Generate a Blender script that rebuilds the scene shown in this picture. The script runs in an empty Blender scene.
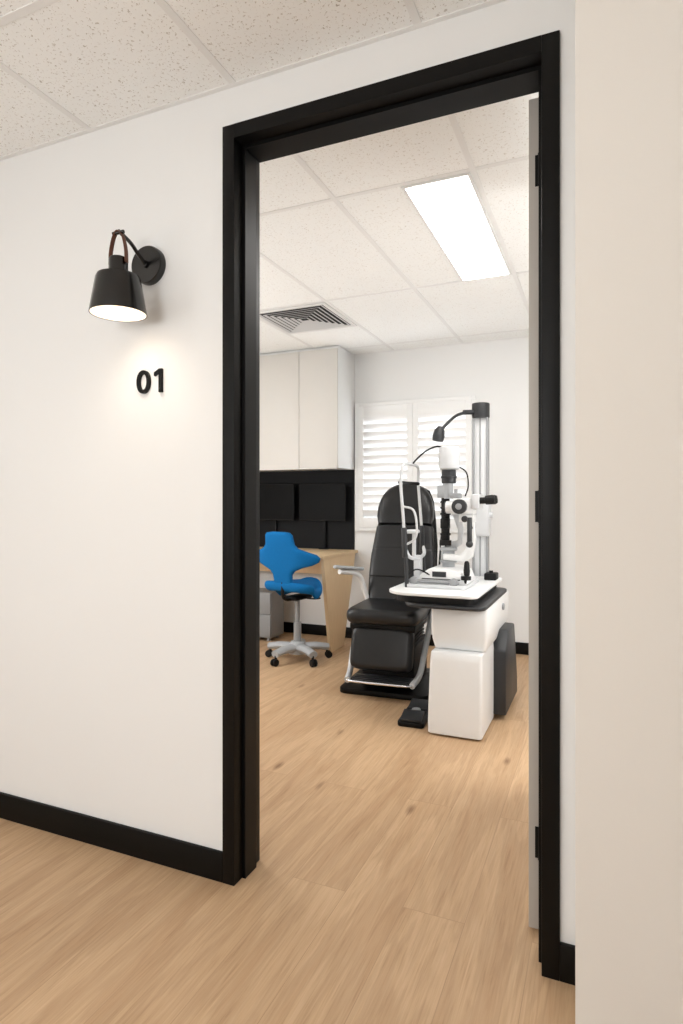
import bpy, bmesh, math, random
from mathutils import Vector, Matrix
random.seed(4)
scene=bpy.context.scene
COL=scene.collection
scene.view_settings.view_transform='Standard'
scene.view_settings.look='None'
PI=math.pi
def lin(c):
    return tuple((x/12.92 if x<=.04045 else ((x+.055)/1.055)**2.4) for x in [v/255 for v in c])+(1,)

# ---------------------------------------------------------------- materials
def mat(name,c,rough=.5,metal=0,var=.06,scale=12,bump=0,bscale=80,coat=0,emit=None,estr=0,spec=.5):
    m=bpy.data.materials.new(name); m.use_nodes=True
    nt=m.node_tree; N=nt.nodes; L=nt.links; b=N['Principled BSDF']
    tc=N.new('ShaderNodeTexCoord'); no=N.new('ShaderNodeTexNoise')
    no.inputs['Scale'].default_value=scale; no.inputs['Detail'].default_value=4
    L.new(tc.outputs['Object'],no.inputs['Vector'])
    mx=N.new('ShaderNodeMix'); mx.data_type='RGBA'
    base=lin(c); d=tuple(v*(1-var) for v in base[:3])+(1,)
    mx.inputs[6].default_value=d; mx.inputs[7].default_value=base
    L.new(no.outputs['Fac'],mx.inputs[0]); L.new(mx.outputs[2],b.inputs['Base Color'])
    b.inputs['Roughness'].default_value=rough; b.inputs['Metallic'].default_value=metal
    b.inputs['Specular IOR Level'].default_value=spec
    b.inputs['Coat Weight'].default_value=coat
    if bump:
        n2=N.new('ShaderNodeTexNoise'); n2.inputs['Scale'].default_value=bscale; n2.inputs['Detail'].default_value=3
        L.new(tc.outputs['Object'],n2.inputs['Vector'])
        bp=N.new('ShaderNodeBump'); bp.inputs['Strength'].default_value=bump; bp.inputs['Distance'].default_value=.002
        L.new(n2.outputs['Fac'],bp.inputs['Height']); L.new(bp.outputs['Normal'],b.inputs['Normal'])
    if emit:
        b.inputs['Emission Color'].default_value=lin(emit); b.inputs['Emission Strength'].default_value=estr
    return m

def floor_mat():
    m=bpy.data.materials.new('oak_plank_floor'); m.use_nodes=True
    nt=m.node_tree; N=nt.nodes; L=nt.links; b=N['Principled BSDF']
    tc=N.new('ShaderNodeTexCoord')
    mp=N.new('ShaderNodeMapping'); mp.inputs['Rotation'].default_value=(0,0,PI/2)
    L.new(tc.outputs['Object'],mp.inputs['Vector'])
    br=N.new('ShaderNodeTexBrick'); br.offset=.37; br.offset_frequency=2
    br.inputs['Scale'].default_value=1; br.inputs['Brick Width'].default_value=1.8; br.inputs['Row Height'].default_value=.19
    br.inputs['Mortar Size'].default_value=.0010; br.inputs['Mortar Smooth'].default_value=.3
    br.inputs['Color1'].default_value=(0,0,0,1); br.inputs['Color2'].default_value=(1,1,1,1); br.inputs['Mortar'].default_value=(.5,.5,.5,1)
    L.new(mp.outputs['Vector'],br.inputs['Vector'])
    va=N.new('ShaderNodeVectorMath'); va.operation='MULTIPLY_ADD'
    va.inputs[1].default_value=(7,13,5)
    L.new(br.outputs['Color'],va.inputs[0]); L.new(tc.outputs['Object'],va.inputs[2])
    m2=N.new('ShaderNodeMapping'); m2.inputs['Scale'].default_value=(75,2.6,1)
    L.new(va.outputs[0],m2.inputs['Vector'])
    n1=N.new('ShaderNodeTexNoise'); n1.inputs['Scale'].default_value=2.2; n1.inputs['Detail'].default_value=8; n1.inputs['Roughness'].default_value=.62; n1.inputs['Distortion'].default_value=.4
    L.new(m2.outputs['Vector'],n1.inputs['Vector'])
    m3=N.new('ShaderNodeMapping'); m3.inputs['Scale'].default_value=(7,.7,1)
    L.new(va.outputs[0],m3.inputs['Vector'])
    n2=N.new('ShaderNodeTexNoise'); n2.inputs['Scale'].default_value=1.3; n2.inputs['Detail'].default_value=5; n2.inputs['Distortion'].default_value=1.5; n2.inputs['Roughness'].default_value=.5
    L.new(m3.outputs['Vector'],n2.inputs['Vector'])
    bands=N.new('ShaderNodeMath'); bands.operation='MULTIPLY'; bands.inputs[1].default_value=36
    L.new(n2.outputs['Fac'],bands.inputs[0])
    sn=N.new('ShaderNodeMath'); sn.operation='SINE'; L.new(bands.outputs[0],sn.inputs[0])
    mrs=N.new('ShaderNodeMapRange'); mrs.inputs[1].default_value=-1; mrs.inputs[2].default_value=1; mrs.inputs[3].default_value=.93; mrs.inputs[4].default_value=1.0
    L.new(sn.outputs[0],mrs.inputs[0])
    cr=N.new('ShaderNodeValToRGB'); e=cr.color_ramp.elements
    e[0].position=.25; e[0].color=lin((176,143,109)); e[1].position=.68; e[1].color=lin((208,176,141))
    k=e.new(.42); k.color=lin((197,164,128))
    L.new(n1.outputs['Fac'],cr.inputs['Fac'])
    vs=N.new('ShaderNodeVectorMath'); vs.operation='SCALE'
    L.new(cr.outputs['Color'],vs.inputs[0]); L.new(mrs.outputs[0],vs.inputs['Scale'])
    c2=N.new('ShaderNodeValToRGB'); f=c2.color_ramp.elements
    f[0].position=.34; f[0].color=(.76,.70,.65,1); f[1].position=.54; f[1].color=(1,1,1,1)
    L.new(n2.outputs['Fac'],c2.inputs['Fac'])
    mx=N.new('ShaderNodeMix'); mx.data_type='RGBA'; mx.blend_type='MULTIPLY'; mx.inputs[0].default_value=.6
    L.new(vs.outputs[0],mx.inputs[6]); L.new(c2.outputs['Color'],mx.inputs[7])
    c3=N.new('ShaderNodeValToRGB'); g=c3.color_ramp.elements
    g[0].color=(.91,.895,.88,1); g[1].color=(1,1,1,1)
    L.new(br.outputs['Color'],c3.inputs['Fac'])
    mx2=N.new('ShaderNodeMix'); mx2.data_type='RGBA'; mx2.blend_type='MULTIPLY'; mx2.inputs[0].default_value=1
    L.new(mx.outputs[2],mx2.inputs[6]); L.new(c3.outputs['Color'],mx2.inputs[7])
    m4=N.new('ShaderNodeMapping'); m4.inputs['Scale'].default_value=(5.6,2.0,1)
    L.new(va.outputs[0],m4.inputs['Vector'])
    vo=N.new('ShaderNodeTexVoronoi'); vo.inputs['Scale'].default_value=1.0
    L.new(m4.outputs['Vector'],vo.inputs['Vector'])
    ad=N.new('ShaderNodeMath'); ad.operation='MULTIPLY_ADD'; ad.inputs[1].default_value=.10; 
    L.new(n1.outputs['Fac'],ad.inputs[0]); L.new(vo.outputs['Distance'],ad.inputs[2])
    kr=N.new('ShaderNodeValToRGB'); q=kr.color_ramp.elements
    q[0].position=.080; q[0].color=(.36,.28,.22,1); q[1].position=.165; q[1].color=(1,1,1,1)
    L.new(ad.outputs[0],kr.inputs['Fac'])
    mx4=N.new('ShaderNodeMix'); mx4.data_type='RGBA'; mx4.blend_type='MULTIPLY'; mx4.inputs[0].default_value=.75
    L.new(mx2.outputs[2],mx4.inputs[6]); L.new(kr.outputs['Color'],mx4.inputs[7])
    mx3=N.new('ShaderNodeMix'); mx3.data_type='RGBA'; mx3.inputs[7].default_value=lin((140,110,82))
    ml=N.new('ShaderNodeMath'); ml.operation='MULTIPLY'; ml.inputs[1].default_value=.45
    L.new(br.outputs['Fac'],ml.inputs[0]); L.new(ml.outputs[0],mx3.inputs[0]); L.new(mx4.outputs[2],mx3.inputs[6])
    L.new(mx3.outputs[2],b.inputs['Base Color'])
    b.inputs['Roughness'].default_value=.45; b.inputs['Specular IOR Level'].default_value=.3
    bp=N.new('ShaderNodeBump'); bp.inputs['Strength'].default_value=.08; bp.inputs['Distance'].default_value=.002
    L.new(n1.outputs['Fac'],bp.inputs['Height']); L.new(bp.outputs['Normal'],b.inputs['Normal'])
    return m

def tile_mat(name,c,spot,amt=.55,scale=120):
    m=bpy.data.materials.new(name); m.use_nodes=True
    nt=m.node_tree; N=nt.nodes; L=nt.links; b=N['Principled BSDF']
    tc=N.new('ShaderNodeTexCoord')
    n1=N.new('ShaderNodeTexNoise'); n1.inputs['Scale'].default_value=scale; n1.inputs['Detail'].default_value=4; n1.inputs['Distortion'].default_value=.9
    L.new(tc.outputs['Object'],n1.inputs['Vector'])
    r=N.new('ShaderNodeValToRGB'); e=r.color_ramp.elements
    e[0].position=.61; e[0].color=(0,0,0,1); e[1].position=.64; e[1].color=(1,1,1,1)
    L.new(n1.outputs['Fac'],r.inputs['Fac'])
    n3=N.new('ShaderNodeTexNoise'); n3.inputs['Scale'].default_value=scale*.18; n3.inputs['Detail'].default_value=2
    L.new(tc.outputs['Object'],n3.inputs['Vector'])
    mr=N.new('ShaderNodeMapRange'); mr.inputs[1].default_value=.3; mr.inputs[2].default_value=.7; mr.inputs[3].default_value=.45; mr.inputs[4].default_value=1
    L.new(n3.outputs['Fac'],mr.inputs[0])
    ml=N.new('ShaderNodeMath'); ml.operation='MULTIPLY'; ml.inputs[1].default_value=amt
    L.new(r.outputs['Color'],ml.inputs[0])
    ml2=N.new('ShaderNodeMath'); ml2.operation='MULTIPLY'
    L.new(ml.outputs[0],ml2.inputs[0]); L.new(mr.outputs[0],ml2.inputs[1])
    mx=N.new('ShaderNodeMix'); mx.data_type='RGBA'; mx.inputs[6].default_value=lin(c); mx.inputs[7].default_value=lin(spot)
    L.new(ml2.outputs[0],mx.inputs[0]); L.new(mx.outputs[2],b.inputs['Base Color'])
    b.inputs['Roughness'].default_value=.95; b.inputs['Specular IOR Level'].default_value=.1
    bp=N.new('ShaderNodeBump'); bp.inputs['Strength'].default_value=.15; bp.inputs['Distance'].default_value=.002; bp.invert=True
    L.new(r.outputs['Color'],bp.inputs['Height']); L.new(bp.outputs['Normal'],b.inputs['Normal'])
    return m

def oak_mat():
    m=mat('oak_laminate',(230,204,165),.5)
    nt=m.node_tree; N=nt.nodes; L=nt.links
    no=[n for n in N if n.type=='TEX_NOISE'][0]; tc=[n for n in N if n.type=='TEX_COORD'][0]
    mp=N.new('ShaderNodeMapping'); mp.inputs['Scale'].default_value=(6,6,.5)
    L.new(tc.outputs['Object'],mp.inputs['Vector']); L.new(mp.outputs['Vector'],no.inputs['Vector'])
    mx=[n for n in N if n.type=='MIX'][0]; mx.inputs[6].default_value=lin((212,182,142))
    return m

M_wall=mat('warm_white_paint',(239,240,240),.85,var=.015,scale=3,bump=.05,bscale=250,spec=.2)
M_corner=mat('dimmed_white_paint',(220,215,208),.85,var=.02,scale=2,bump=.05,bscale=250,spec=.2)  # same white wall paint, weaker light put into the colour
M_floor=floor_mat()
M_tile=tile_mat('mineral_fibre_tile',(251,253,253),(160,150,136),.75,120)
M_tile2=tile_mat('fine_mineral_fibre_tile',(250,252,252),(186,178,166),.6,110)
M_tbar=mat('white_grid_bar',(239,240,240),.5,var=.02)
M_black=mat('black_satin_paint',(6,6,6),.45,var=.02,scale=1,spec=.2)
M_shade=mat('black_satin_metal',(6,5,5),.22,var=.1,scale=2,spec=.6)
M_blackm=mat('black_matte',(13,13,14),.6,var=.2,spec=.3)
M_leather=mat('black_vinyl',(15,15,17),.36,var=.15,bump=.1,bscale=220,spec=.45)
M_white=mat('white_powder_coat',(231,232,232),.35,var=.02)
M_white2=mat('pale_grey_plastic',(204,206,208),.4,var=.03)
M_cab=mat('pale_greige_laminate',(215,212,207),.45,var=.02)
M_doorl=mat('greige_door_paint',(186,181,174),.5,var=.03)
M_blue=mat('blue_wool_fabric',(8,104,168),.85,var=.15,scale=60,bump=.3,bscale=500,spec=.2)
M_alu=mat('brushed_aluminium',(212,214,216),.42,metal=.15,var=.05)
M_chrome=mat('polished_chrome',(228,229,232),.18,metal=.9,var=.02)
M_grey=mat('dark_grey_plastic',(36,38,41),.45,var=.1)
M_mgrey=mat('mid_grey_plastic',(146,148,150),.45,var=.05)
M_cast=mat('grey_cast_metal',(168,171,174),.4,var=.05)
M_screen=mat('black_screen',(5,5,6),.5,var=.2,spec=.12)
M_splash=mat('black_splashback',(15,16,19),.6,var=.1,spec=.2)
M_tan=mat('tan_leather',(104,58,36),.55,var=.2,bump=.3)
M_oak=oak_mat()
M_light=mat('diffuser_panel',(255,255,255),.5,var=0,emit=(255,252,248),estr=12.5)
M_lightc=mat('corridor_diffuser',(255,255,255),.5,var=0,emit=(255,252,248),estr=8.5)
M_bulb=mat('warm_bulb',(255,240,220),.4,var=0,emit=(255,232,205),estr=5)
M_lining=mat('white_shade_lining',(250,246,240),.6,var=.01,emit=(255,236,214),estr=.4)
M_glass=mat('daylight_glow_glass',(250,252,255),.5,var=0,emit=(250,252,255),estr=2.5)  # emission puts the outside daylight into the pane

# ---------------------------------------------------------------- mesh helpers
def merge(bm,t,M=None):
    if M is not None: t.transform(M)
    me=bpy.data.meshes.new('tmp'); t.to_mesh(me); bm.from_mesh(me); bpy.data.meshes.remove(me); t.free()
def rot(rx=0,ry=0,rz=0):
    return Matrix.Rotation(math.radians(rz),4,'Z')@Matrix.Rotation(math.radians(ry),4,'Y')@Matrix.Rotation(math.radians(rx),4,'X')
def box(bm,c,s,bev=0,R=None,seg=2):
    t=bmesh.new(); bmesh.ops.create_cube(t,size=1)
    t.transform(Matrix.Diagonal((s[0],s[1],s[2],1)))
    if bev: bmesh.ops.bevel(t,geom=t.edges[:],offset=min(bev,min(s)*.49),segments=seg,affect='EDGES',profile=.5)
    M=Matrix.Translation(c)
    if R is not None: M=M@R
    merge(bm,t,M)
def bx(bm,x0,x1,y0,y1,z0,z1,bev=0,seg=2):
    box(bm,((x0+x1)/2,(y0+y1)/2,(z0+z1)/2),(abs(x1-x0),abs(y1-y0),abs(z1-z0)),bev,None,seg)
def rectframe(b,x0,x1,w,a0,a1,c0,c1,plane,bev=0):
    if plane=='xz':
        bx(b,x0,x0+w,a0,a1,c0,c1,bev); bx(b,x1-w,x1,a0,a1,c0,c1,bev); bx(b,x0+w,x1-w,a0,a1,c0,c0+w,bev); bx(b,x0+w,x1-w,a0,a1,c1-w,c1,bev)
    else:
        bx(b,x0,x0+w,c0,c1,a0,a1,bev); bx(b,x1-w,x1,c0,c1,a0,a1,bev); bx(b,x0+w,x1-w,c0,c0+w,a0,a1,bev); bx(b,x0+w,x1-w,c1-w,c1,a0,a1,bev)
def frame_to(d):
    d=Vector(d).normalized(); return d.to_track_quat('Z','Y').to_matrix().to_4x4()
def cyl(bm,p0,p1,r0,r1=None,seg=28,bev=0):
    p0=Vector(p0);p1=Vector(p1); r1=r0 if r1 is None else r1
    h=(p1-p0).length
    t=bmesh.new(); bmesh.ops.create_cone(t,cap_ends=True,segments=seg,radius1=r0,radius2=r1,depth=h)
    if bev:
        es=[e for e in t.edges if abs(abs(e.verts[0].co.z)-h/2)<1e-5 and abs(e.verts[0].co.z-e.verts[1].co.z)<1e-5]
        bmesh.ops.bevel(t,geom=es,offset=bev,segments=2,affect='EDGES',profile=.5)
    merge(bm,t,Matrix.Translation((p0+p1)/2)@frame_to(p1-p0))
def sph(bm,c,r,s=(1,1,1),seg=20):
    t=bmesh.new(); bmesh.ops.create_uvsphere(t,u_segments=seg,v_segments=seg//2,radius=r)
    merge(bm,t,Matrix.Translation(c)@Matrix.Diagonal((s[0],s[1],s[2],1)))
def lathe(bm,prof,c=(0,0,0),d=(0,0,1),seg=36):
    rings=[]
    M=Matrix.Translation(c)@frame_to(d)
    t=bmesh.new()
    for r,z in prof:
        rings.append([t.verts.new(M@Vector((max(r,1e-4)*math.cos(2*PI*i/seg),max(r,1e-4)*math.sin(2*PI*i/seg),z))) for i in range(seg)])
    for a,b in zip(rings,rings[1:]):
        for i in range(seg):
            t.faces.new((a[i],a[(i+1)%seg],b[(i+1)%seg],b[i]))
    merge(bm,t)
def loft(bm,rings,cap=True):
    t=bmesh.new(); R=[[t.verts.new(p) for p in r] for r in rings]; n=len(R[0])
    for a,b in zip(R,R[1:]):
        for i in range(n): t.faces.new((a[i],a[(i+1)%n],b[(i+1)%n],b[i]))
    if cap:
        t.faces.new(R[0][::-1]); t.faces.new(R[-1])
    merge(bm,t)
def smoothpts(pts,k=6):
    P=[Vector(p) for p in pts]; 
    if len(P)<3: return P
    Q=[P[0]+(P[0]-P[1])]+P+[P[-1]+(P[-1]-P[-2])]; out=[]
    for i in range(1,len(Q)-2):
        a,b,c,d=Q[i-1],Q[i],Q[i+1],Q[i+2]
        for j in range(k):
            t=j/k
            out.append(.5*((2*b)+(c-a)*t+(2*a-5*b+4*c-d)*t*t+(-a+3*b-3*c+d)*t**3))
    out.append(P[-1]); return out
def tube(bm,pts,r,seg=12,smooth=True,flat=1):
    P=smoothpts(pts) if smooth else [Vector(p) for p in pts]
    n=len(P); T=[(P[min(i+1,n-1)]-P[max(i-1,0)]).normalized() for i in range(n)]
    up=Vector((0,0,1)) if abs(T[0].z)<.9 else Vector((1,0,0))
    N=(up-T[0]*up.dot(T[0])).normalized(); rings=[]
    for i in range(n):
        N=(N-T[i]*N.dot(T[i])).normalized(); B=T[i].cross(N)
        rr=r[0]+(r[1]-r[0])*i/(n-1) if isinstance(r,tuple) else r
        rings.append([P[i]+N*math.cos(2*PI*j/seg)*rr*flat+B*math.sin(2*PI*j/seg)*rr for j in range(seg)])
    loft(bm,rings)
def prism(bm,pts,axis,a,b,bev=0):
    t=bmesh.new()
    def mk(p,v):
        return {'x':(v,p[0],p[1]),'y':(p[0],v,p[1]),'z':(p[0],p[1],v)}[axis]
    A=[t.verts.new(mk(p,a)) for p in pts]; B=[t.verts.new(mk(p,b)) for p in pts]; n=len(pts)
    t.faces.new(A); t.faces.new(B[::-1])
    for i in range(n): t.faces.new((A[i],B[i],B[(i+1)%n],A[(i+1)%n]))
    bmesh.ops.recalc_face_normals(t,faces=t.faces[:])
    if bev: bmesh.ops.bevel(t,geom=t.edges[:],offset=bev,segments=2,affect='EDGES',profile=.5)
    merge(bm,t)
def rrect(x0,x1,y0,y1,r,k=6):
    if not isinstance(r,(tuple,list)): r=(r,)*4
    out=[]
    for (cx,cy,a0,rr) in ((x0+r[0],y0+r[0],180,r[0]),(x1-r[1],y0+r[1],270,r[1]),(x1-r[2],y1-r[2],0,r[2]),(x0+r[3],y1-r[3],90,r[3])):
        for i in range(k+1):
            a=math.radians(a0+90*i/k); out.append((cx+rr*math.cos(a),cy+rr*math.sin(a)))
    return out
def se(a,b,n=4,seg=40):
    out=[]
    for i in range(seg):
        t=2*PI*i/seg; c=math.cos(t); s=math.sin(t)
        out.append((a*math.copysign(abs(c)**(2/n),c),b*math.copysign(abs(s)**(2/n),s)))
    return out
def pad(bm,c,s,M=None,n=4,edge=.35,k=7,deform=None):
    rings=[]; K=k
    for i in range(-K,K+1):
        u=i/K; z=math.copysign(abs(math.sin(u*PI/2)),u)
        sh=(1-math.sqrt(max(0,1-abs(z)**2.4)))
        ax=s[0]/2-sh*s[2]*edge; ay=s[1]/2-sh*s[2]*edge
        ring=[]
        for x,y in se(ax,ay,n):
            p=Vector((x,y,z*s[2]/2))
            if deform: p=deform(p)
            p=Vector(c)+p
            if M is not None: p=M@p
            ring.append(p)
        rings.append(ring)
    loft(bm,rings)

def setup(o,label=None,cat=None,kind=None,group=None):
    if label: o['label']=label
    if cat: o['category']=cat
    if kind: o['kind']=kind
    if group: o['group']=group
def O(name,bm,m,parent=None,world=False,loc=None,label=None,cat=None,kind=None,group=None,ang=35,rotz=0):
    bmesh.ops.recalc_face_normals(bm,faces=bm.faces[:])
    if parent is not None and world:
        bm.transform((parent.matrix_basis if parent.parent is None else parent.parent.matrix_basis@parent.matrix_basis).inverted())
    if loc is not None: bm.transform(Matrix.Translation(-Vector(loc)))
    me=bpy.data.meshes.new(name); bm.to_mesh(me); bm.free()
    for p in me.polygons: p.use_smooth=True
    me.set_sharp_from_angle(angle=math.radians(ang))
    me.materials.append(m)
    o=bpy.data.objects.new(name,me); COL.objects.link(o)
    if parent is not None: o.parent=parent
    if loc is not None: o.location=loc
    setup(o,label,cat,kind,group)
    return o
def E(name,loc,rz=0,label=None,cat=None,kind=None,group=None):
    o=bpy.data.objects.new(name,None); o.empty_display_size=.1; COL.objects.link(o)
    o.location=loc; o.rotation_euler=(0,0,math.radians(rz))
    bpy.context.view_layer.update()
    setup(o,label,cat,kind,group); return o
B=bmesh.new

# ---------------------------------------------------------------- constants
H=2.60; WY0=1.694; WY1=1.829; BY=5.2
XL=-3.95; XR=.75; CX0=-5.2; CX1=2.2; CY0=-1.3
b=B(); bx(b,CX0-.1,CX1+.1,CY0-.1,BY+.15,-.06,0); O('floor',b,M_floor,kind='structure',label='light oak vinyl plank floor')
b=B(); bx(b,CX0-.1,CX1+.1,CY0-.1,WY0+.02,H,H+.06); O('ceiling',b,M_tile,kind='structure',label='speckled mineral fibre tile ceiling of the corridor')
b=B(); bx(b,XL-.1,XR+.1,WY1-.02,BY+.15,H,H+.06); O('ceiling.001',b,M_tile2,kind='structure',label='speckled tile ceiling of the consulting room')
OX0,OX1,OZ=-1.135,-.120,2.455
b=B(); bx(b,CX0,OX0,WY0,WY1,0,H); bx(b,OX1,CX1,WY0,WY1,0,H); bx(b,OX0,OX1,WY0,WY1,OZ,H)
O('wall_front',b,M_wall,kind='structure',label='white painted wall around the doorway')
b=B(); bx(b,-.048,CX1,1.15,WY0-.0005,0,H); O('wall_corner',b,M_corner,kind='structure',label='white painted wall return beside the doorway, colour darkened for weaker light')
b=B(); bx(b,CX0-.1,CX0,CY0,WY0,0,H); O('wall_corridor_left',b,M_wall,kind='structure')
b=B(); bx(b,CX1,CX1+.1,CY0,1.15,0,H); O('wall_corridor_right',b,M_wall,kind='structure')
b=B(); bx(b,CX0-.1,CX1+.1,CY0-.1,CY0,0,H); O('wall_corridor_back',b,M_wall,kind='structure')
b=B(); bx(b,XL-.1,XL,WY1,BY,0,H); O('wall_left',b,M_wall,kind='structure')
b=B(); bx(b,XR,XR+.1,WY1,BY,0,H); O('wall_right',b,M_wall,kind='structure')
wx0,wx1,wz0,wz1=-2.06,-1.03,1.02,2.12
b=B(); bx(b,XL-.1,wx0,BY,BY+.15,0,H); bx(b,wx1,XR+.1,BY,BY+.15,0,H); bx(b,wx0,wx1,BY,BY+.15,0,wz0); bx(b,wx0,wx1,BY,BY+.15,wz1,H)
O('wall_back',b,M_wall,kind='structure',label='white painted wall with shuttered window')
b=B(); bx(b,CX0,-1.147,WY0-.014,WY0,0,.096,.002); O('baseboard_front',b,M_black,kind='structure',label='black painted skirting board')
b=B(); bx(b,-.108,-.048,WY0-.014,WY0,0,.096,.002); O('baseboard_corner',b,M_black,kind='structure',label='short black skirting board')
b=B(); bx(b,XL,XR,BY-.014,BY,0,.096,.002); O('baseboard_back',b,M_black,kind='structure',label='black painted skirting board')
b=B(); bx(b,XR-.014,XR,WY1,BY-.014,0,.096,.002); O('baseboard_right',b,M_black,kind='structure')
P=.617
b=B()
xs=[-1.722+P*i for i in range(-5,6)]
for x in xs: bx(b,x-.012,x+.012,CY0,WY0,H-.003,H+.001)
for y in (1.206,1.206-2*P,1.206-4*P): bx(b,CX0,CX1,y-.012,y+.012,H-.0025,H+.001)
bx(b,CX0,OX1+.1,WY0-.016,WY0,H-.004,H+.001)
O('trim_1',b,M_tbar,kind='structure',label='white ceiling grid bars')
b=B()
gx=[-.495-P*i for i in range(-1,6)]
for x in gx: bx(b,x-.012,x+.012,WY1,BY,H-.003,H+.001)
for y in (2.50,3.734,4.968): bx(b,XL,XR,y-.012,y+.012,H-.0025,H+.001)
bx(b,gx[4],gx[3],4.351-.012,4.351+.012,H-.0025,H+.001)
bx(b,XL,XR,BY-.018,BY,H-.004,H+.001)
O('trim_2',b,M_tbar,kind='structure',label='white ceiling grid bars')

# door frame: flat architrave with clean corners, stop bead
b=B()
bx(b,-1.147,-1.102,WY0-.014,WY1+.012,0,2.467,.0015)
bx(b,-.153,-.108,WY0-.014,WY1+.012,0,2.467,.0015)
bx(b,-1.102,-.153,WY0-.0138,WY1+.0118,2.422,2.4668)
bx(b,-1.102,-1.090,WY0+.035,WY1-.030,0,2.422); bx(b,-.165,-.153,WY0+.035,WY1-.030,0,2.422)
bx(b,-1.090,-.165,WY0+.035,WY1-.03,2.410,2.422)
O('trim_3',b,M_black,kind='structure',label='black door frame with stop bead')
b=B(); bx(b,-.204,-.164,1.848,2.75,.008,2.412,.002)
door=O('door_1',b,M_doorl,kind='structure',loc=(-.164,1.848,0),label='open greige door leaf seen edge-on')
for z in (2.20,1.23,.26):
    b=B(); cyl(b,(-.168,1.842,z-.045),(-.168,1.842,z+.045),.009,seg=16); bx(b,-.170,-.158,1.83,1.85,z-.045,z+.045)
    bx(b,-.186,-.164,1.8465,1.8485,z-.045,z+.045)
    cyl(b,(-.168,1.842,z+.045),(-.168,1.842,z+.051),.010,.005,seg=16); cyl(b,(-.168,1.842,z-.051),(-.168,1.842,z-.045),.005,.010,seg=16)
    O('door_hinge',b,M_black,parent=door,world=False,label='black butt hinge').location=(.164,-1.848,0)
b=B()
for sx in (-1,1):
    x=-.184+sx*.02
    cyl(b,(x,2.68,1.05),(x+sx*.01,2.68,1.05),.026); cyl(b,(x,2.68,1.05),(x+sx*.05,2.68,1.05),.009); tube(b,[(x+sx*.05,2.68,1.05),(x+sx*.052,2.64,1.05),(x+sx*.05,2.56,1.05)],.009)
O('door_handle',b,M_black,parent=door,label='black lever handle').location=(.164,-1.848,0)

# ---------------------------------------------------------------- lights
def panel(x0,x1,y0,y1,m,label):
    r=E('ceiling_light',((x0+x1)/2,(y0+y1)/2,H),label=label,cat='ceiling light')
    b=B(); w=.012
    rectframe(b,x0,x1,w,H-.010,H-.001,y0,y1,'xy')
    O('light_frame',b,M_tbar,parent=r,world=True)
    b=B(); bx(b,x0+w,x1-w,y0+w,y1-w,H-.006,H-.001); O('light_diffuser',b,m,parent=r,world=True)
panel(-.802,-.509,2.512,3.722,M_light,'unseen LED ceiling panel added for room light, switched on')
panel(.1,.4,2.512,3.722,M_light,'unseen LED ceiling panel added for room light, switched on')  # added panel, hidden right of the doorway, brightens the room
panel(-3.35,-3.05,2.4,3.6,M_light,'unseen LED ceiling panel added for room light, switched on')  # added panel, hidden left of the doorway, brightens the room
panel(-3.55,-2.35,-.6,-.3,M_lightc,'rectangular corridor ceiling panel, switched on')
panel(-1.0,.2,-.6,-.3,M_lightc,'rectangular corridor ceiling panel, switched on')
def lamp(name,loc,e,c,size):
    ld=bpy.data.lights.new(name,'POINT'); ld.energy=e; ld.color=c; ld.shadow_soft_size=size
    o=bpy.data.objects.new(name,ld); COL.objects.link(o); o.location=loc
lamp('corridor_fill',(-3.0,-.7,1.5),21,(1,.995,.985),.3)  # soft fill lights added behind the camera to lift the corridor
lamp('corridor_fill',(-.9,-.75,1.6),43,(1,.995,.985),.3)
lamp('room_fill',(.3,2.9,1.2),25,(1,.994,.982),.3)  # soft fill lights added out of view to lift the room
lamp('room_fill',(-3.0,3.0,1.2),37,(1,.994,.982),.3)

# vent
r=E('ceiling_vent',(-2.0375,4.045,H),label='square four-way ceiling air diffuser with dark slots and white frame',cat='air vent')
vx0,vx1,vy0,vy1=-2.335,-1.740,3.75,4.34
b=B(); w=.03
rectframe(b,vx0,vx1,w,H-.010,H-.001,vy0,vy1,'xy',.002)
O('vent_frame',b,M_white,parent=r,world=True)
b=B(); bx(b,vx0+.03,vx1-.03,vy0+.03,vy1-.03,H-.003,H-.001); O('vent_core',b,M_blackm,parent=r,world=True)
b=B(); vcx=(vx0+vx1)/2; vcy=(vy0+vy1)/2
def sq(a,z): return [(vcx-a,vcy-a,z),(vcx+a,vcy-a,z),(vcx+a,vcy+a,z),(vcx-a,vcy+a,z)]
for a in (.262,.226,.190,.154,.118,.082,.046):
    loft(b,[sq(a,H-.009),sq(a-.002,H-.011),sq(a-.018,H-.005),sq(a-.016,H-.003)],cap=False)
O('vent_louvre',b,M_white2,parent=r,world=True,ang=20)

# ---------------------------------------------------------------- wall lamp
lx,ly,lz=-1.452,WY0,2.062
r=E('wall_lamp',(lx,ly,lz),label='black bell-shaped wall lamp with tan leather strap, switched on',cat='wall lamp')
b=B(); lathe(b,[(0,0),(.065,0),(.065,.022),(.062,.027),(0,.027)],(0,0,0),(0,-1,0)); 
cyl(b,(0,-.027,0),(0,-.034,0),.012)
O('wall_plate',b,M_shade,parent=r)
b=B(); tube(b,[(0,-.03,.0),(0,-.06,.018),(0,-.10,.045),(0,-.155,.062)],.0065); cyl(b,(-.022,-.155,.056),(.022,-.155,.056),.006); 
O('lamp_arm',b,M_shade,parent=r)
b=B()
tube(b,[(-.034,-.155,-.045),(-.031,-.155,0),(-.018,-.155,.045),(0,-.155,.062),(.018,-.155,.045),(.031,-.155,0),(.034,-.155,-.045)],.009,flat=.22)
O('leather_strap',b,M_tan,parent=r,label='tan leather strap')
b=B(); lathe(b,[(0,-.025),(.026,-.026),(.030,-.032),(.030,-.075),(.034,-.082),(0,-.082)],(0,-.155,0))
O('lamp_neck',b,M_shade,parent=r)
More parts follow.
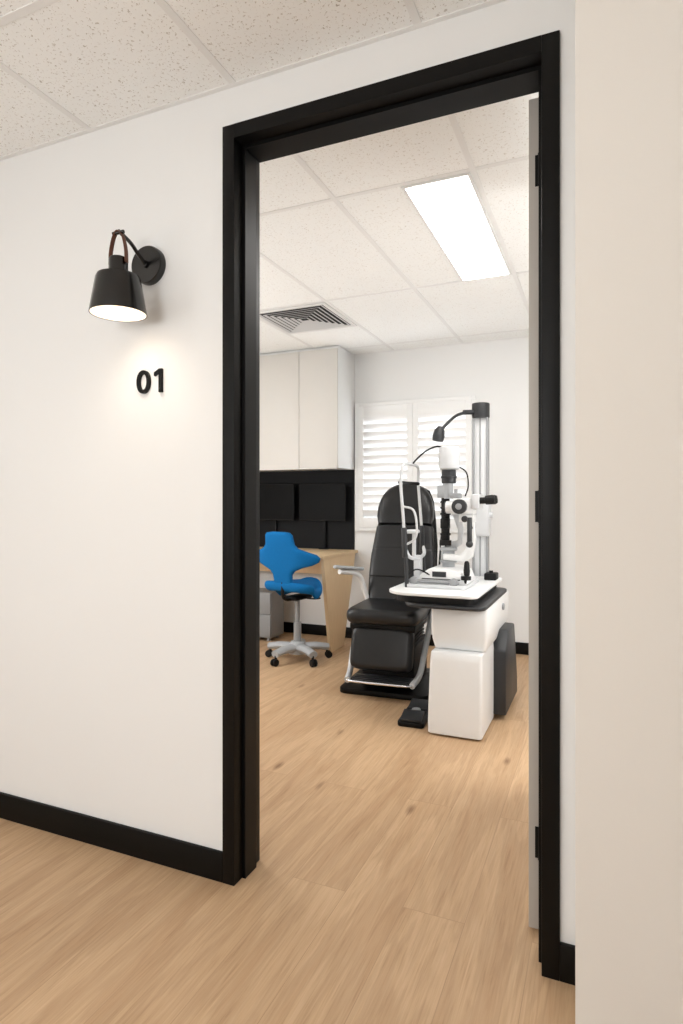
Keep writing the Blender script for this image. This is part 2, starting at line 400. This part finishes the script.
b=B(); lathe(b,[(.0,-.078),(.055,-.080),(.066,-.085),(.0705,-.095),(.090,-.208),(.087,-.208),(.068,-.097),(.0,-.084)],(0,-.155,0))
O('lamp_shade',b,M_shade,parent=r)
b=B(); lathe(b,[(.0865,-.207),(.0675,-.099),(.0,-.086)],(0,-.155,0))
O('shade_lining',b,M_lining,parent=r,label='glowing white shade lining')
b=B(); sph(b,(0,-.155,-.150),.028); cyl(b,(0,-.155,-.087),(0,-.155,-.14),.014)
O('light_bulb',b,M_bulb,parent=r)
ld=bpy.data.lights.new('wall_lamp_bulb','SPOT'); ld.energy=3.4; ld.color=(1,.88,.72); ld.shadow_soft_size=.08; ld.spot_size=math.radians(135); ld.spot_blend=1
lo=bpy.data.objects.new('wall_lamp_bulb',ld); COL.objects.link(lo); lo.parent=r; lo.location=(0,-.185,-.17)
r=E('room_number',(-1.449,WY0,1.662),label='raised black numerals 01 fixed on the white wall',cat='sign')
b=B(); t=bmesh.new()
out=se(.0285,.0405,2.15,48); inn=se(.0155,.0277,2.15,48); x0=-.030; NS=48
for pa in (out,inn):
    A=[t.verts.new((x0+p[0],0,p[1])) for p in pa]; C=[t.verts.new((x0+p[0],-.010,p[1])) for p in pa]
    for i in range(NS): t.faces.new((A[i],A[(i+1)%NS],C[(i+1)%NS],C[i]))
for y in (0,-.010):
    A=[t.verts.new((x0+p[0],y,p[1])) for p in out]; C=[t.verts.new((x0+p[0],y,p[1])) for p in inn]
    for i in range(NS): t.faces.new((A[i],A[(i+1)%NS],C[(i+1)%NS],C[i]))
bmesh.ops.remove_doubles(t,verts=t.verts[:],dist=1e-5); merge(b,t)
O('digit',b,M_black,parent=r,label='numeral zero')
b=B(); prism(b,[(.038,-.0405),(.051,-.0405),(.051,.0405),(.040,.0405),(.018,.029),(.018,.0165),(.038,.027)],'y',-.010,0)
O('digit',b,M_black,parent=r,label='numeral one')

# ---------------------------------------------------------------- window + shutters
b=B(); w=.035
rectframe(b,wx0,wx1,w,BY+.02,BY+.10,wz0,wz1,'xz')
bx(b,-1.56,-1.53,BY+.03,BY+.055,wz0+w,wz1-w)
win=O('window_1',b,M_white,kind='structure',loc=(wx0,BY+.06,wz0),label='white framed window with daylight behind shutters')
b=B(); bx(b,wx0+w,wx1-w,BY+.06,BY+.066,wz0+w,wz1-w); 
g=O('window_pane',b,M_glass,parent=win); g.location=(-wx0,-BY-.06,-wz0)
sx0,sx1,sz0,sz1=-2.095,-1.0,.985,2.145
M_shut=mat('shutter_white',(246,247,247),.55,var=.01,spec=.3)
b=B(); w=.032
rectframe(b,sx0,sx1,w,BY-.030,BY-.0005,sz0,sz1,'xz',.003)
O('shutter_frame',b,M_shut,loc=(sx0,BY,sz0),label='white surround frame of the window shutters',cat='window frame')
mid=(sx0+sx1)/2
for (a,c) in ((sx0+w+.001,mid-.001),(mid+.001,sx1-w-.001)):
    r=E('plantation_shutter',((a+c)/2,BY-.03,sz0+w),label='white plantation shutter panel with tilted louvres',cat='shutter',group='window shutters')
    b=B(); st=.05; z0=sz0+w+.001; z1=sz1-w-.001
    bx(b,a,a+st,BY-.034,BY-.008,z0,z1,.002); bx(b,c-st,c,BY-.034,BY-.008,z0,z1,.002)
    bx(b,a+st,c-st,BY-.034,BY-.008,z0,z0+.09,.002); bx(b,a+st,c-st,BY-.034,BY-.008,z1-.09,z1,.002)
    O('panel_frame',b,M_shut,parent=r,world=True)
    b=B(); n=13; zz0=z0+.09; zz1=z1-.09
    for i in range(n):
        z=zz0+(i+.5)*(zz1-zz0)/n
        box(b,((a+c)/2,BY-.016,z),(c-a-2*st+.004,.007,.080),.003,rot(rx=30))
    O('louvre',b,M_shut,parent=r,world=True)

# ---------------------------------------------------------------- cabinets / desk
r=E('wall_cabinet',(-2.85,BY,1.545),label='pale grey handleless wall cabinet up to the ceiling',cat='cabinet')
cx0,cx1,cf=-3.585,-2.105,4.80
b=B(); bx(b,cx0,cx1,cf+.022,BY-.001,1.545,H-.006,.001); O('cabinet_body',b,M_white,parent=r,world=True)
for (x0,x1) in ((-2.473,-2.107),(-2.955,-2.477),(-3.583,-2.959)):
    b=B(); bx(b,x0,x1,cf,cf+.02,1.535,H-.03,.0015); O('cabinet_door',b,M_cab,parent=r,world=True,label='pale greige cabinet door')
b=B(); bx(b,XL+.005,-2.108,BY-.012,BY-.001,.812,1.545); O('splashback_panel',b,M_splash,loc=(-3,BY-.006,.812),label='matte black splashback panel between desk and wall cabinet',cat='wall panel')
r=E('desk',(-2.9,4.85,0),label='light oak desk with tapered panel leg',cat='desk')
b=B(); bx(b,-3.9,-2.075,4.45,BY-.001,.785,.812,.002); O('desk_top',b,M_oak,parent=r,world=True)
for x in (-2.11,-3.88):
    b=B(); prism(b,[(4.47,.785),(5.15,.785),(4.88,0),(4.62,0)],'x',x,x+.03,.001); O('desk_leg',b,M_oak,parent=r,world=True)
b=B(); bx(b,-3.85,-2.11,5.0,5.02,.60,.785); O('modesty_panel',b,M_oak,parent=r,world=True)
for x in (-3.15,-2.625):
    r=E('computer_monitor',(x+.235,5.14,.812),label='slim black flat screen monitor, switched off',cat='monitor',group='desk monitors')
    b=B(); bx(b,x,x+.465,5.10,5.12,1.075,1.42,.004); O('monitor_housing',b,M_blackm,parent=r,world=True)
    b=B(); bx(b,x+.006,x+.459,5.098,5.1005,1.087,1.413); O('screen',b,M_screen,parent=r,world=True)
    b=B(); bx(b,x+.20,x+.265,5.12,5.175,1.19,1.30,.003); bx(b,x+.222,x+.243,5.160,5.175,.818,1.25,.002); bx(b,x+.19,x+.275,5.12,5.18,.8125,.818,.001); O('monitor_stand',b,M_splash,parent=r,world=True)
b=B(); pad(b,(-2.46,4.62,.829),(.06,.10,.034),n=2.6,edge=.5); O('computer_mouse',b,mat('pale_blue_plastic',(120,180,205),.35),loc=(-2.46,4.62,.812),label='small pale blue computer mouse on the oak desk',cat='computer mouse')
r=E('drawer_pedestal',(-2.95,4.9,0),label='light grey mobile drawer pedestal under the desk',cat='drawer unit')
b=B(); bx(b,-3.15,-2.735,4.77,5.0,.03,.44,.004); 
for (x,y) in ((-3.1,4.8),(-2.78,4.8),(-3.1,4.96),(-2.78,4.96)): cyl(b,(x,y,0),(x,y,.035),.018)
O('pedestal_body',b,M_mgrey,parent=r,world=True)
for z0,z1 in ((.04,.235),(.245,.435)):
    b=B(); bx(b,-3.145,-2.74,4.755,4.77,z0,z1,.002); bx(b,-3.0,-2.88,4.745,4.756,z1-.03,z1-.02); O('drawer',b,M_mgrey,parent=r,world=True)

# ---------------------------------------------------------------- blue saddle chair (local +x = facing)
r=E('saddle_chair',(-2.235,4.31,0),80,label='blue fabric ergonomic saddle chair on grey five-star base',cat='office chair')
b=B()
lv=[(.560,.05),(.568,.075),(.60,.088),(.65,.084),(.695,.090),(.724,.118),(.748,.180),(.772,.252),(.80,.295),(.832,.306),(.856,.288),(.876,.225),(.894,.165),(.922,.136),(.96,.130),(.993,.126),(1.013,.108),(1.020,.06)]
rings=[]
for i,(z,w) in enumerate(lv):
    th=(.026 if 1<i<len(lv)-2 else .022) if 0<i<len(lv)-1 else .014
    ring=[]
    for y,x in se(w,th,3.6,64):
        xx=x-.205-(z-.75)*.18+1.1*y*y*(1 if z>.7 else .5)+.012*math.cos(y*14)
        zz=z+(.05*abs(y)-.25*y*y if z>.74 else 0)
        ring.append((xx,y,zz))
    rings.append(ring)
loft(b,rings); O('backrest',b,M_blue,parent=r,ang=50)
def sdef(p):
    q=p.copy(); f=(p.x+.2)/.4
    q.y*= (1.0-.35*max(0,min(1,f))**1.5 ) * (1.15 if f<.3 else 1)
    q.z+= .050*(abs(f-.5)*2)**2 + .02 - .9*p.y*p.y*(.9 if f>.4 else -.3)
    return q
b=B(); pad(b,(.0,0,.540),(.40,.44,.075),n=3.2,edge=.4,deform=sdef); O('seat',b,M_blue,parent=r,ang=50)
b=B(); tube(b,[(-.05,0,.490),(-.14,0,.495),(-.185,0,.535),(-.185,0,.66)],.013); bx(b,-.10,.12,-.06,.06,.480,.51,.01)
O('seat_mechanism',b,M_blackm,parent=r)
for sg in (-1,1):
    b=B(); tube(b,[(.0,sg*.05,.495),(.03,sg*.14,.49),(.06,sg*.18,.495)],.006)
    O('adjustment_lever',b,M_blackm,parent=r)
b=B(); cyl(b,(0,0,.10),(0,0,.30),.030); cyl(b,(0,0,.28),(0,0,.49),.019); O('gas_lift',b,M_mgrey,parent=r)
b=B(); lathe(b,[(0,.05),(.070,.055),(.073,.11),(.050,.15),(0,.15)])
for k in range(5):
    a=math.radians(72*k+30); c,s=math.cos(a),math.sin(a)
    tube(b,[(c*.03,s*.03,.10),(c*.14,s*.14,.105),(c*.25,s*.25,.090)],(.045,.036),flat=.75)
O('star_base',b,M_cast,parent=r)
for k in range(5):
    a=math.radians(72*k+30); c,s=math.cos(a),math.sin(a); p=Vector((c*.240,s*.240,0)); q=Vector((-s,c,0))
    b=B(); o2=p+Vector((.012*c,.012*s,.028))
    for sg in (-1,1): cyl(b,o2+q*sg*.006,o2+q*sg*.022,.028,bev=.004,seg=20)
    cyl(b,p+Vector((0,0,.045)),p+Vector((0,0,.08)),.010); box(b,o2+Vector((0,0,.018)),(.026,.026,.026),.008)
    O('caster',b,M_blackm,parent=r)

# ---------------------------------------------------------------- exam chair (local -y = facing)
r=E('examination_chair',(-1.325,3.99,0),4,label='black vinyl reclining examination chair with headrest and footplate',cat='examination chair')
b=B(); prism(b,rrect(-.30,.29,-.31,.36,.05),'z',0,.035,.006); O('base_plate',b,M_black,parent=r)
b=B(); bx(b,-.18,.18,-.18,.24,.035,.30,.02); bx(b,-.15,.15,-.16,.20,.29,.42,.015)
for i in range(5): bx(b,-.165,.165,-.175,.215,.30+i*.022,.312+i*.022,.005)
O('lift_column',b,M_blackm,parent=r)
b=B(); bx(b,-.215,.215,-.32,.24,.425,.47,.01); O('seat_frame',b,M_black,parent=r)
b=B(); pad(b,(0,-.09,.517),(.48,.58,.095),n=8,edge=.35); 
O('seat_cushion',b,M_leather,parent=r,ang=50)
b=B(); Mx=Matrix.Translation((0,-.315,.315))@rot(rx=76)
pad(b,(0,0,0),(.41,.28,.085),Mx,n=7,edge=.45); O('leg_rest',b,M_leather,parent=r,ang=50)
b=B(); bx(b,-.20,.20,-.40,-.22,.105,.12,.006); 
for i in range(4): bx(b,-.18,.18,-.39+i*.035,-.375+i*.035,.119,.124,.001)
O('foot_plate',b,M_grey,parent=r)
for sx in (-1,1):
    b=B(); tube(b,[(sx*.252,.08,.51),(sx*.252,.02,.475),(sx*.242,-.16,.27),(sx*.230,-.26,.15),(sx*.210,-.385,.115)],.019,flat=1.1)
    O('side_bar',b,M_alu,parent=r,label='silver angled side bar of the footrest')
b=B(); tube(b,[(-.210,-.385,.115),(-.15,-.405,.115),(.15,-.405,.115),(.210,-.385,.115)],.008)
O('foot_rail',b,M_chrome,parent=r,label='chrome front rail of the footplate')
Mb=Matrix.Translation((0,.15,.56))@rot(rx=-16)
def backpart(name,zs,mat_,yo=0):
    b=B(); rings=[]
    for z,w,th,n in zs:
        rings.append([Mb@Vector((x,y+yo,z)) for x,y in se(w,th,n,48)])
    loft(b,rings); return O(name,b,mat_,parent=r,ang=50)
backpart('backrest_shell',[(-.04,.20,.02,4),(-.02,.225,.026,4),(.15,.242,.028,4),(.40,.238,.028,4),(.60,.215,.028,4),(.74,.194,.028,3.5),(.82,.16,.026,3),(.853,.10,.018,2.5)],M_black,.070)
zs=[(-.035,.19,.035,4),(-.025,.215,.044,5)]
N_=80
for i in range(N_+1):
    z=-.01+i*(.535)/N_
    w=.230+.007*math.sin(min(1,max(0,(z+.01)/.4))*PI)-.022*max(0,(z-.30)/.235)**1.4
    dip=sum(math.exp(-((z-s)/.004)**2) for s in (.15,.36))
    th=.053+.006*math.cos((z-.08)*6)-.005*dip
    zs.append((z,w-.001*dip,th,5))
zs+=[(.535,.198,.045,5),(.54,.175,.032,4)]
backpart('backrest_cushion',zs,M_leather,.02)
zs=[(.541,.170,.044,4),(.548,.196,.056,5),(.60,.209,.064,4.4),(.66,.208,.067,3.8),(.72,.197,.065,3.4),(.775,.173,.059,3),(.815,.140,.050,2.7),(.843,.097,.037,2.3),(.856,.05,.02,2.2)]
backpart('headrest',zs,M_leather,.012)
b=B(); tube(b,[(-.22,.14,.50),(-.25,.12,.62),(-.27,.08,.715),(-.31,.02,.75),(-.37,-.08,.765)],.018)
O('armrest_support',b,M_white,parent=r,label='white metal armrest support')
b=B(); pad(b,(0,0,0),(.055,.26,.026),Matrix.Translation((-.325,-.01,.785))@rot(rx=-7,rz=-32),n=5,edge=.6); O('armrest_pad',b,M_cast,parent=r,label='pale grey armrest pad')
b=B(); tube(b,[(.27,.15,.50),(.28,.20,.62),(.28,.26,.72),(.275,.34,.98)],.014); O('armrest_support',b,M_white,parent=r,label='white metal armrest support')
b=B(); pad(b,(0,0,0),(.05,.34,.035),Matrix.Translation((.275,.325,.87))@rot(rx=70),n=5,edge=.6); O('armrest_pad',b,M_leather,parent=r,label='black armrest pad folded upright')

# ---------------------------------------------------------------- instrument stand
DT=.020
r=E('instrument_stand',(-.72,3.65,0),label='white ophthalmic instrument stand with table, black side unit and silver column',cat='medical equipment stand')
b=B()
rings=[]
for z,e,i in ((.010,0,.006),(.015,0,.001),(.08,0,0),(.40,.010,0),(.441,.012,.002),(.448,.012,.008)):
    rings.append([(x,y,z) for x,y in rrect(-.875+e+i,-.585-i,3.19+e*1.2+i,3.58-i,.018)])
loft(b,rings)
O('front_cover',b,M_white,parent=r,world=True)
b=B(); bx(b,-.84,-.60,3.53,4.05,.02,.56,.012); bx(b,-.80,-.62,3.27,4.0,0,.03); O('base_body',b,M_white2,parent=r,world=True)
b=B(); prism(b,[(3.555,.03),(4.04,.03),(4.04,.14),(3.90,.50),(3.66,.50),(3.555,.40)],'x',-.599,-.515,.012); O('power_unit',b,M_grey,parent=r,world=True,label='dark grey power unit')
b=B()
rings=[]
for z,e in ((.450,.022),(.456,.016),(.50,.006),(.55,.0),(.672,.0),(.680,.004)):
    rings.append([(x,y,z) for x,y in rrect(-.872+e,-.565-e*.8,3.25+e,4.03-e,.020)])
loft(b,rings)
O('drawer_housing',b,M_white,parent=r,world=True,ang=30)
b=B(); cyl(b,(-.566,3.75,.62),(-.555,3.75,.62),.020); O('side_knob',b,M_mgrey,parent=r,world=True)
b=B(); prism(b,rrect(-1.01,-.565,3.15,3.98,(.10,.06,.06,.10)),'z',.682,.704,.006); O('pull_out_tray',b,M_grey,parent=r,world=True,label='dark grey tray under the table')
b=B(); prism(b,rrect(-1.11,-.60,3.13,4.03,(.15,.05,.06,.08),10),'z',.747,.742+DT,.002); O('table_top',b,M_white,parent=r,world=True)
b=B(); prism(b,rrect(-1.08,-.63,3.18,4.0,(.14,.05,.06,.08),10),'z',.703,.748,.001); O('table_underside',b,M_blackm,parent=r,world=True)
px_,py_=-.762,4.12
b=B(); bx(b,px_-.040,px_+.040,py_-.022,py_+.035,.03,1.81,.006)
bx(b,px_-.06,px_+.06,py_-.08,py_+.05,.0,.08,.01)
O('column',b,M_alu,parent=r,world=True,label='pale silver column')
b=B(); bx(b,px_-.052,px_-.039,py_-.032,py_+.03,.10,1.808,.003); bx(b,px_+.039,px_+.052,py_-.032,py_+.03,.10,1.808,.003); bx(b,px_-.004,px_+.004,py_-.026,py_-.020,.6,1.808)
O('column_rail',b,M_mgrey,parent=r,world=True,label='grey guide rails')
b=B(); cyl(b,(px_,py_,1.805),(px_,py_,1.905),.058,bev=.006); O('column_cap',b,M_grey,parent=r,world=True)
b=B(); tube(b,[(px_-.04,py_-.02,1.845),(-.83,4.07,1.845),(-.90,4.0,1.815),(-.955,3.94,1.75),(-.985,3.90,1.70)],.010); cyl(b,(-.80,4.09,1.845),(-.86,4.04,1.84),.016)
O('lamp_arm',b,M_grey,parent=r,world=True)
b=B(); lathe(b,[(0,-.055),(.034,-.05),(.040,-.02),(.032,.02),(.014,.045),(0,.045)],(-.985,3.88,1.69),(.15,.1,1)); O('lamp_head',b,M_grey,parent=r,world=True)
b=B(); bx(b,px_-.075,px_-.03,py_-.09,py_+.0,1.16,1.25,.008); cyl(b,(px_+.04,py_-.01,1.16),(px_+.08,py_-.01,1.16),.02); bx(b,px_-.062,px_+.062,py_-.055,py_+.045,1.02,1.24,.008)
O('arm_carriage',b,M_white2,parent=r,world=True)
b=B(); bx(b,-.69,-.615,3.83,3.93,.742+DT,.785+DT,.008); cyl(b,(-.65,3.86,.785+DT),(-.65,3.86,.80+DT),.012); O('control_pad',b,M_blackm,parent=r,world=True)

# ---------------------------------------------------------------- slit lamp
TZ=.7425+DT
r=E('slit_lamp',(-.84,3.55,TZ),label='white and black slit lamp microscope with chin rest',cat='microscope')
def add(name,b,m,label=None,ang=35): return O(name,b,m,parent=r,world=True,label=label,ang=ang)
b=B(); prism(b,rrect(-1.06,-.70,3.33,3.76,.03),'z',TZ,TZ+.020,.004)
add('base_plate',b,M_white2)
b=B(); prism(b,[(-.99,TZ+.02),(-.71,TZ+.02),(-.735,TZ+.085),(-.80,TZ+.105),(-.92,TZ+.105),(-.97,TZ+.07)],'y',3.39,3.69,.008)
add('slider_base',b,M_white)
b=B(); bx(b,-.96,-.74,3.385,3.392,TZ+.045,TZ+.05); bx(b,-.90,-.82,3.386,3.391,TZ+.06,TZ+.09,.002); add('base_control_strip',b,M_grey)
for y in (3.36,3.73):
    b=B(); cyl(b,(-1.03,y,TZ+.035),(-.74,y,TZ+.035),.009)
    for x in (-1.0,-.77): cyl(b,(x,y-.012,TZ+.035),(x,y+.012,TZ+.035),.024,bev=.003)
    add('rail_wheel',b,M_mgrey)
b=B(); tube(b,[(-.715,3.40,TZ+.03),(-.705,3.395,TZ+.09)],.008); lathe(b,[(0,0),(.016,.005),(.018,.03),(.014,.075),(.008,.085),(0,.085)],(-.705,3.395,TZ+.07)); lathe(b,[(0,0),(.028,0),(.028,.02),(0,.022)],(-.710,3.397,TZ+.05)); add('joystick',b,M_blackm)
b=B(); cyl(b,(-.845,3.55,TZ+.10),(-.845,3.55,TZ+.22),.036,bev=.004); cyl(b,(-.845,3.55,TZ+.20),(-.845,3.55,TZ+.215),.052,bev=.003); cyl(b,(-.845,3.55,TZ+.13),(-.845,3.55,TZ+.145),.050,bev=.003)
add('pivot_post',b,M_cast)
b=B()
prism(b,[(-.86,TZ+.150),(-.735,TZ+.140),(-.69,TZ+.17),(-.675,TZ+.27),(-.685,TZ+.41),(-.720,TZ+.41),(-.715,TZ+.28),(-.730,TZ+.21),(-.760,TZ+.180),(-.86,TZ+.185)],'y',3.475,3.515,.005)
bx(b,-.765,-.68,3.46,3.54,1.13,1.175,.005)
add('microscope_arm',b,M_white)
b=B()
prism(b,[(-.86,TZ+.215),(-.80,TZ+.215),(-.77,TZ+.24),(-.760,TZ+.33),(-.79,TZ+.44),(-.83,TZ+.47),(-.86,TZ+.44),(-.825,TZ+.41),(-.792,TZ+.32),(-.795,TZ+.26),(-.86,TZ+.243)],'y',3.56,3.59,.004)
add('illumination_arm',b,M_white2)
b=B(); bx(b,-.80,-.68,3.45,3.55,1.175,1.265,.008); cyl(b,(-.80,3.50,1.215),(-.845,3.50,1.215),.036,bev=.003)
add('microscope_body',b,M_white)
b=B(); bx(b,-.69,-.645,3.44,3.56,1.205,1.290,.007); add('binocular_head',b,M_white2)
b=B(); cyl(b,(-.755,3.451,1.22),(-.755,3.415,1.22),.042,bev=.004); add('magnification_knob',b,M_grey)
b=B(); cyl(b,(-.755,3.415,1.22),(-.755,3.409,1.22),.018,bev=.002); add('knob_cap',b,M_mgrey)
b=B(); cyl(b,(-.725,3.445,1.150),(-.725,3.425,1.150),.018,bev=.003); cyl(b,(-.725,3.47,1.150),(-.725,3.445,1.150),.009); add('clamp_knob',b,M_grey)
b=B(); cyl(b,(-.845,3.50,1.215),(-.855,3.50,1.215),.032); add('objective_lens',b,M_grey)
b=B(); box(b,(-.79,3.50,1.282),(.06,.045,.030),.004); cyl(b,(-.79,3.50,1.295),(-.79,3.50,1.32),.010); add('filter_lever',b,M_mgrey)
for y in (3.464,3.538):
    b=B(); lathe(b,[(0,0),(.018,0),(.018,.035),(.025,.037),(.027,.075),(.022,.088),(.0,.083)],(-.65,y,1.252),(1,-.02,.10)); add('eyepiece',b,M_blackm)
b=B(); cyl(b,(-.695,3.42,1.02),(-.695,3.42,1.16),.014,bev=.004); sph(b,(-.695,3.42,1.01),.020); cyl(b,(-.695,3.42,1.10),(-.695,3.49,1.10),.009)
add('focus_handle',b,M_grey)
b=B(); cyl(b,(-.865,3.56,1.02),(-.865,3.56,1.27),.025,bev=.003); bx(b,-.890,-.840,3.53,3.58,1.09,1.15,.006); cyl(b,(-.865,3.56,.99),(-.865,3.56,1.02),.035)
for z in (1.05,1.17,1.205,1.24): cyl(b,(-.865,3.56,z),(-.865,3.56,z+.012),.031,bev=.002)
add('illumination_tower',b,M_blackm)
b=B(); cyl(b,(-.850,3.56,1.265),(-.850,3.56,1.36),.030); bx(b,-.91,-.86,3.535,3.585,1.27,1.345,.006); add('prism_head',b,M_cast)
b=B(); cyl(b,(-.845,3.56,1.355),(-.845,3.56,1.435),.042,bev=.004); cyl(b,(-.845,3.56,1.385),(-.845,3.56,1.40),.047,bev=.003); add('filter_ring',b,M_grey)
b=B(); lathe(b,[(0,0),(.050,0),(.060,.008),(.062,.03),(.062,.118),(.056,.132),(.040,.140),(0,.142)],(-.842,3.56,1.436)); add('lamp_housing',b,M_white2)
b=B(); tube(b,[(-.88,3.56,1.568),(-.92,3.56,1.575),(-.98,3.55,1.55),(-1.03,3.52,1.50),(-1.045,3.50,1.475)],.005); add('lamp_cable',b,M_blackm)
b=B(); tube(b,[(-.80,3.56,1.46),(-.745,3.57,1.42),(-.735,3.58,1.34),(-.75,3.57,1.28)],.004); add('microscope_cable',b,M_blackm)
b=B(); tube(b,[(-.90,3.40,TZ+.06),(-.98,3.37,TZ+.10),(-1.03,3.345,TZ+.07),(-1.04,3.345,TZ+.03)],.0045); add('base_cable',b,M_blackm)
fx=-1.045; ya,yb=3.34,3.70
b=B(); 
tube(b,[(fx,ya,.98),(fx-.01,ya,1.15),(fx-.025,ya,1.34),(fx-.022,ya+.01,1.43),(fx-.018,ya+.05,1.465),(fx-.015,(ya+yb)/2,1.47),(fx-.018,yb-.05,1.465),(fx-.022,yb-.01,1.43),(fx-.025,yb,1.34),(fx-.01,yb,1.15),(fx,yb,.98)],.009)
tube(b,[(fx,ya,.98),(fx+.02,ya+.03,.93),(fx+.03,(ya+yb)/2,.915),(fx+.02,yb-.03,.93),(fx,yb,.98)],.011)
for y in (ya,): tube(b,[(fx-.012,y,1.22),(fx+.05,y-.005,1.20),(fx+.07,y-.005,1.12),(fx+.06,y,1.04),(fx,y,1.0)],.0065)
bx(b,fx+.005,fx+.045,(ya+yb)/2-.03,(ya+yb)/2+.03,TZ+.0,.93,.006)
add('head_frame',b,M_white2)
for y in (ya,yb):
    b=B(); cyl(b,(fx+.01,y,TZ+.0),(fx+.005,y,.95),.011); cyl(b,(fx-.0,y-.0,.93),(fx-.006,y-.0,1.10),.016,bev=.004)
    add('frame_grip',b,M_grey)
b=B(); tube(b,[(fx-.025,ya,1.36),(fx-.055,ya+.08,1.36),(fx-.06,(ya+yb)/2,1.36),(fx-.055,yb-.08,1.36),(fx-.025,yb,1.36)],.011,flat=1); add('forehead_band',b,M_blackm)
b=B(); pad(b,(fx-.01,(ya+yb)/2,1.07),(.08,.11,.022),n=3,edge=.6); cyl(b,(fx,(ya+yb)/2,.92),(fx,(ya+yb)/2,1.06),.012); add('chin_rest',b,M_white2)

# ---------------------------------------------------------------- foot pedal
r=E('foot_pedal',(-1.0,3.42,0),4,label='low black foot pedal switch with two treadles on the floor',cat='foot switch')
b=B(); prism(b,rrect(-.075,.075,-.17,.18,.02),'z',0,.028,.005); O('pedal_base',b,M_black,parent=r)
for y in (-.11,.09):
    b=B(); box(b,(0,y,.047),(.12,.11,.014),.004,rot(rx=12)); bx(b,-.02,.02,y-.02,y+.02,.026,.045); O('pedal',b,M_grey,parent=r)
b=B(); cyl(b,(0,-.01,.026),(0,-.01,.055),.026,bev=.004); O('pedal_button',b,M_mgrey,parent=r)

# ---------------------------------------------------------------- world + camera
w=bpy.data.worlds.new('World'); scene.world=w; w.use_nodes=True
N=w.node_tree.nodes; bg=N['Background']; bg.inputs[0].default_value=(.85,.93,1,1); bg.inputs[1].default_value=1.5
cd=bpy.data.cameras.new('Camera'); cam=bpy.data.objects.new('Camera',cd); COL.objects.link(cam)
cd.sensor_fit='VERTICAL'; cd.sensor_height=24; cd.lens=24*612/1024; cd.shift_y=-9/1024; cd.clip_start=.02
cam.location=(0,0,1.24); cam.rotation_euler=(math.radians(90),0,math.radians(23.3))
scene.camera=cam
